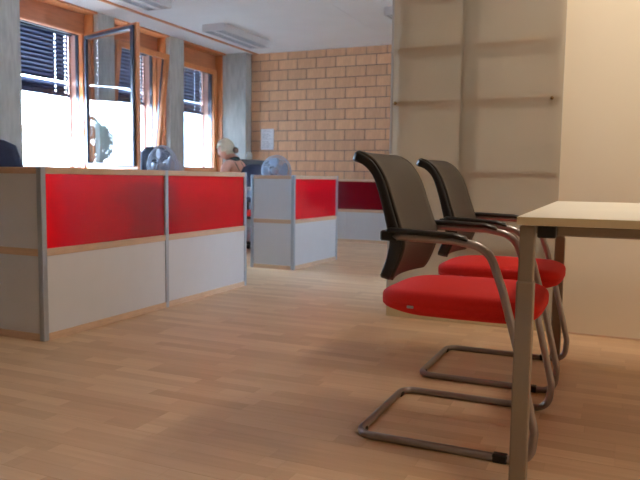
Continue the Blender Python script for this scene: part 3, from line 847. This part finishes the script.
skin('trousers', V, E_, Rr, M['jeans'], P, root=0)
for s in (-1, 1):
    obj('shoe', cushion(-.52, -.30, s * .11 - .042, s * .11 + .042, 0.0, .075, n=2.6, rear_lift=0, seg=28), M['shoe'], P, smooth=True)
# hands: palm plus five fingers
for s in (-1, 1):
    hv = [(-.33, s * .13, .772), (-.365, s * .122, .768), (-.405, s * .112, .764)]; he = [(0, 1), (1, 2)]; hr = [(.020, .024), (.015, .032), (.012, .034)]
    skin('hand', hv, he, hr, M['skin'], P, sub=2)
    for q, (off, ln) in enumerate(((-.026, .066), (-.009, .076), (.009, .072), (.025, .056))):
        y0 = s * .112 + off; bx = -.402
        fv = [(bx, y0, .765), (bx - ln * .45, y0 + off * .15, .770), (bx - ln * .8, y0 + off * .2, .760), (bx - ln, y0 + off * .2, .747)]
        skin('finger', fv, [(0, 1), (1, 2), (2, 3)], [.0088, .0082, .0074, .0062], M['skin'], P, sub=1)
    tv = [(-.345, s * (.13 - .02), .768), (-.372, s * (.13 - .058), .762), (-.398, s * (.13 - .068), .752)]
    skin('thumb', tv, [(0, 1), (1, 2)], [.0105, .0095, .0075], M['skin'], P, sub=1)
# head: one deformed surface with nose, chin, brow and sockets; local frame then tilted forward
def head_mesh():
    bm = bmesh.new(); bmesh.ops.create_uvsphere(bm, u_segments=40, v_segments=30, radius=1)
    g = lambda x, s: math.exp(-(x / s) ** 2)
    for v in bm.verts:
        x, y, z = v.co                                    # face towards -x
        f = max(0, -x)
        px, py, pz = x * .097, y * .075, z * .112
        if z < 0: py *= 1 - .30 * (-z) ** 1.3; px *= 1 - (.10 if x > 0 else .02) * (-z)
        if z < 0 and x > 0: px *= 1 - .35 * (-z)
        if f > .3:
            px -= .024 * g(y, .16) * g(z + .22, .17) * f                 # nose
            px -= .008 * g(y, .13) * g(z - .05, .2) * f
            px -= .013 * g(y, .35) * g(z + .80, .18)                     # chin
            px -= .009 * g(y, .30) * g(z + .50, .10) * f                 # lips
            px -= .006 * g(z - .22, .1) * f                              # brow
            px += .009 * (g(y - .38, .16) + g(y + .38, .16)) * g(z - .04, .12)  # eye sockets
        v.co = (px, py, pz)
    return bm
HT = Matrix.Translation((-.078, 0, 1.138)) @ Matrix.Rotation(math.radians(-17), 4, 'Y') @ Matrix.Scale(.94, 4)
def on_head(o): o.matrix_local = HT; return o
head = on_head(obj('head', head_mesh(), M['skin'], P, smooth=True))
def hair_cap():
    bm = bmesh.new(); bmesh.ops.create_uvsphere(bm, u_segments=40, v_segments=30, radius=1)
    for v in bm.verts:
        x, y, z = v.co; k = 1.11 + .02 * math.sin(14 * z + 9 * y)
        v.co = (x * .103 * k + .004, y * .080 * k, z * .113 * k + .006)
    dele = [v for v in bm.verts if (v.co.x < -.030 and v.co.z < .035) or (v.co.z < -.035 and v.co.x < .02) or v.co.z < -.085]
    bmesh.ops.delete(bm, geom=dele, context='VERTS')
    return bm
h = on_head(obj('hair', hair_cap(), M['hair'], P, smooth=True)); s_ = h.modifiers.new('s', 'SOLIDIFY'); s_.thickness = .012; s_.offset = -1
bb_ = bmesh.new(); bmesh.ops.create_icosphere(bb_, subdivisions=4, radius=.038)
for v in bb_.verts:
    k = 1 + .07 * math.sin(9 * math.atan2(v.co.y, v.co.z) + v.co.x * 120); v.co = Vector((v.co.x * .85, v.co.y, v.co.z)) * k + Vector((.128, 0, -.050))
on_head(obj('hair_bun', bb_, M['bun'], P, smooth=True, label='darker hair bun'))
for s in (-1, 1):
    e = bmesh.new(); bmesh.ops.create_uvsphere(e, u_segments=14, v_segments=10, radius=.0115)
    for v in e.verts: v.co += Vector((-.079, s * .029, .006))
    on_head(obj('eye', e, M['eye'], P, smooth=True))
    e = bmesh.new(); bmesh.ops.create_uvsphere(e, u_segments=12, v_segments=8, radius=.006)
    for v in e.verts: v.co += Vector((-.0865, s * .029, .003))
    on_head(obj('iris', e, M['iris'], P, smooth=True))
    e = bmesh.new(); bmesh.ops.create_uvsphere(e, u_segments=14, v_segments=12, radius=1)
    for v in e.verts: v.co = Vector((v.co.x * .017 + .012, v.co.y * .007 + s * .078, v.co.z * .029 - .010))
    on_head(obj('ear', e, M['skin'], P, smooth=True))
e = bmesh.new(); bmesh.ops.create_uvsphere(e, u_segments=16, v_segments=8, radius=1)
for v in e.verts: v.co = Vector((v.co.x * .006 - .099, v.co.y * .021, v.co.z * .0065 - .056))
on_head(obj('lips', e, M['lip'], P, smooth=True))

# ================================================================== OUTSIDE (seen reflected in the open sash)
gd = obj('ground', B(4.2, 60, -40, 50, -3.7, -3.5), M['gravel']); tag(gd, kind='structure')
gd = obj('ground', B(-60, -6.4, -40, 50, -3.7, -3.5), M['gravel']); tag(gd, kind='structure')
def tree(x, y, top, rad, label):
    T = empty('tree', (x, y, -3.5)); tag(T, label, 'tree')
    H = top + 3.5; rr = random.Random(int(abs(x * 7 + y * 13)))
    obj('trunk', tube(bmesh.new(), [(0, 0, 0), (.05, .03, H * .35), (0, 0, H * .7)], [.16, .12, .06], 10), M['trunk'], T, smooth=True)
    bm = bmesh.new()
    for k in range(900):
        a = rr.uniform(0, 2 * PI); u = rr.uniform(-1, 1); q = rad * (rr.uniform(.35, 1) ** .5)
        p = Vector((math.cos(a) * math.sqrt(1 - u * u) * q, math.sin(a) * math.sqrt(1 - u * u) * q, H - rad * .95 + u * q * .95))
        s = rr.uniform(.2, .38); R3 = Matrix.Rotation(rr.uniform(0, PI), 3, 'X') @ Matrix.Rotation(rr.uniform(0, PI), 3, 'Z')
        vv = [bm.verts.new(p + R3 @ Vector(c)) for c in ((-s, 0, 0), (0, -s * .5, .03), (s, 0, 0), (0, s * .5, .03))]
        bm.faces.new(vv)
    c = obj('crown', bm, M['leaf'], T); c['kind'] = 'stuff'
tree(-24.0, 2.0, 3.1, 1.1, 'green tree outside, one reflected in the open window pane')
tree(-24.6, 4.6, 2.9, 1.2, 'green tree outside, a little farther along, behind the other reflected tree')
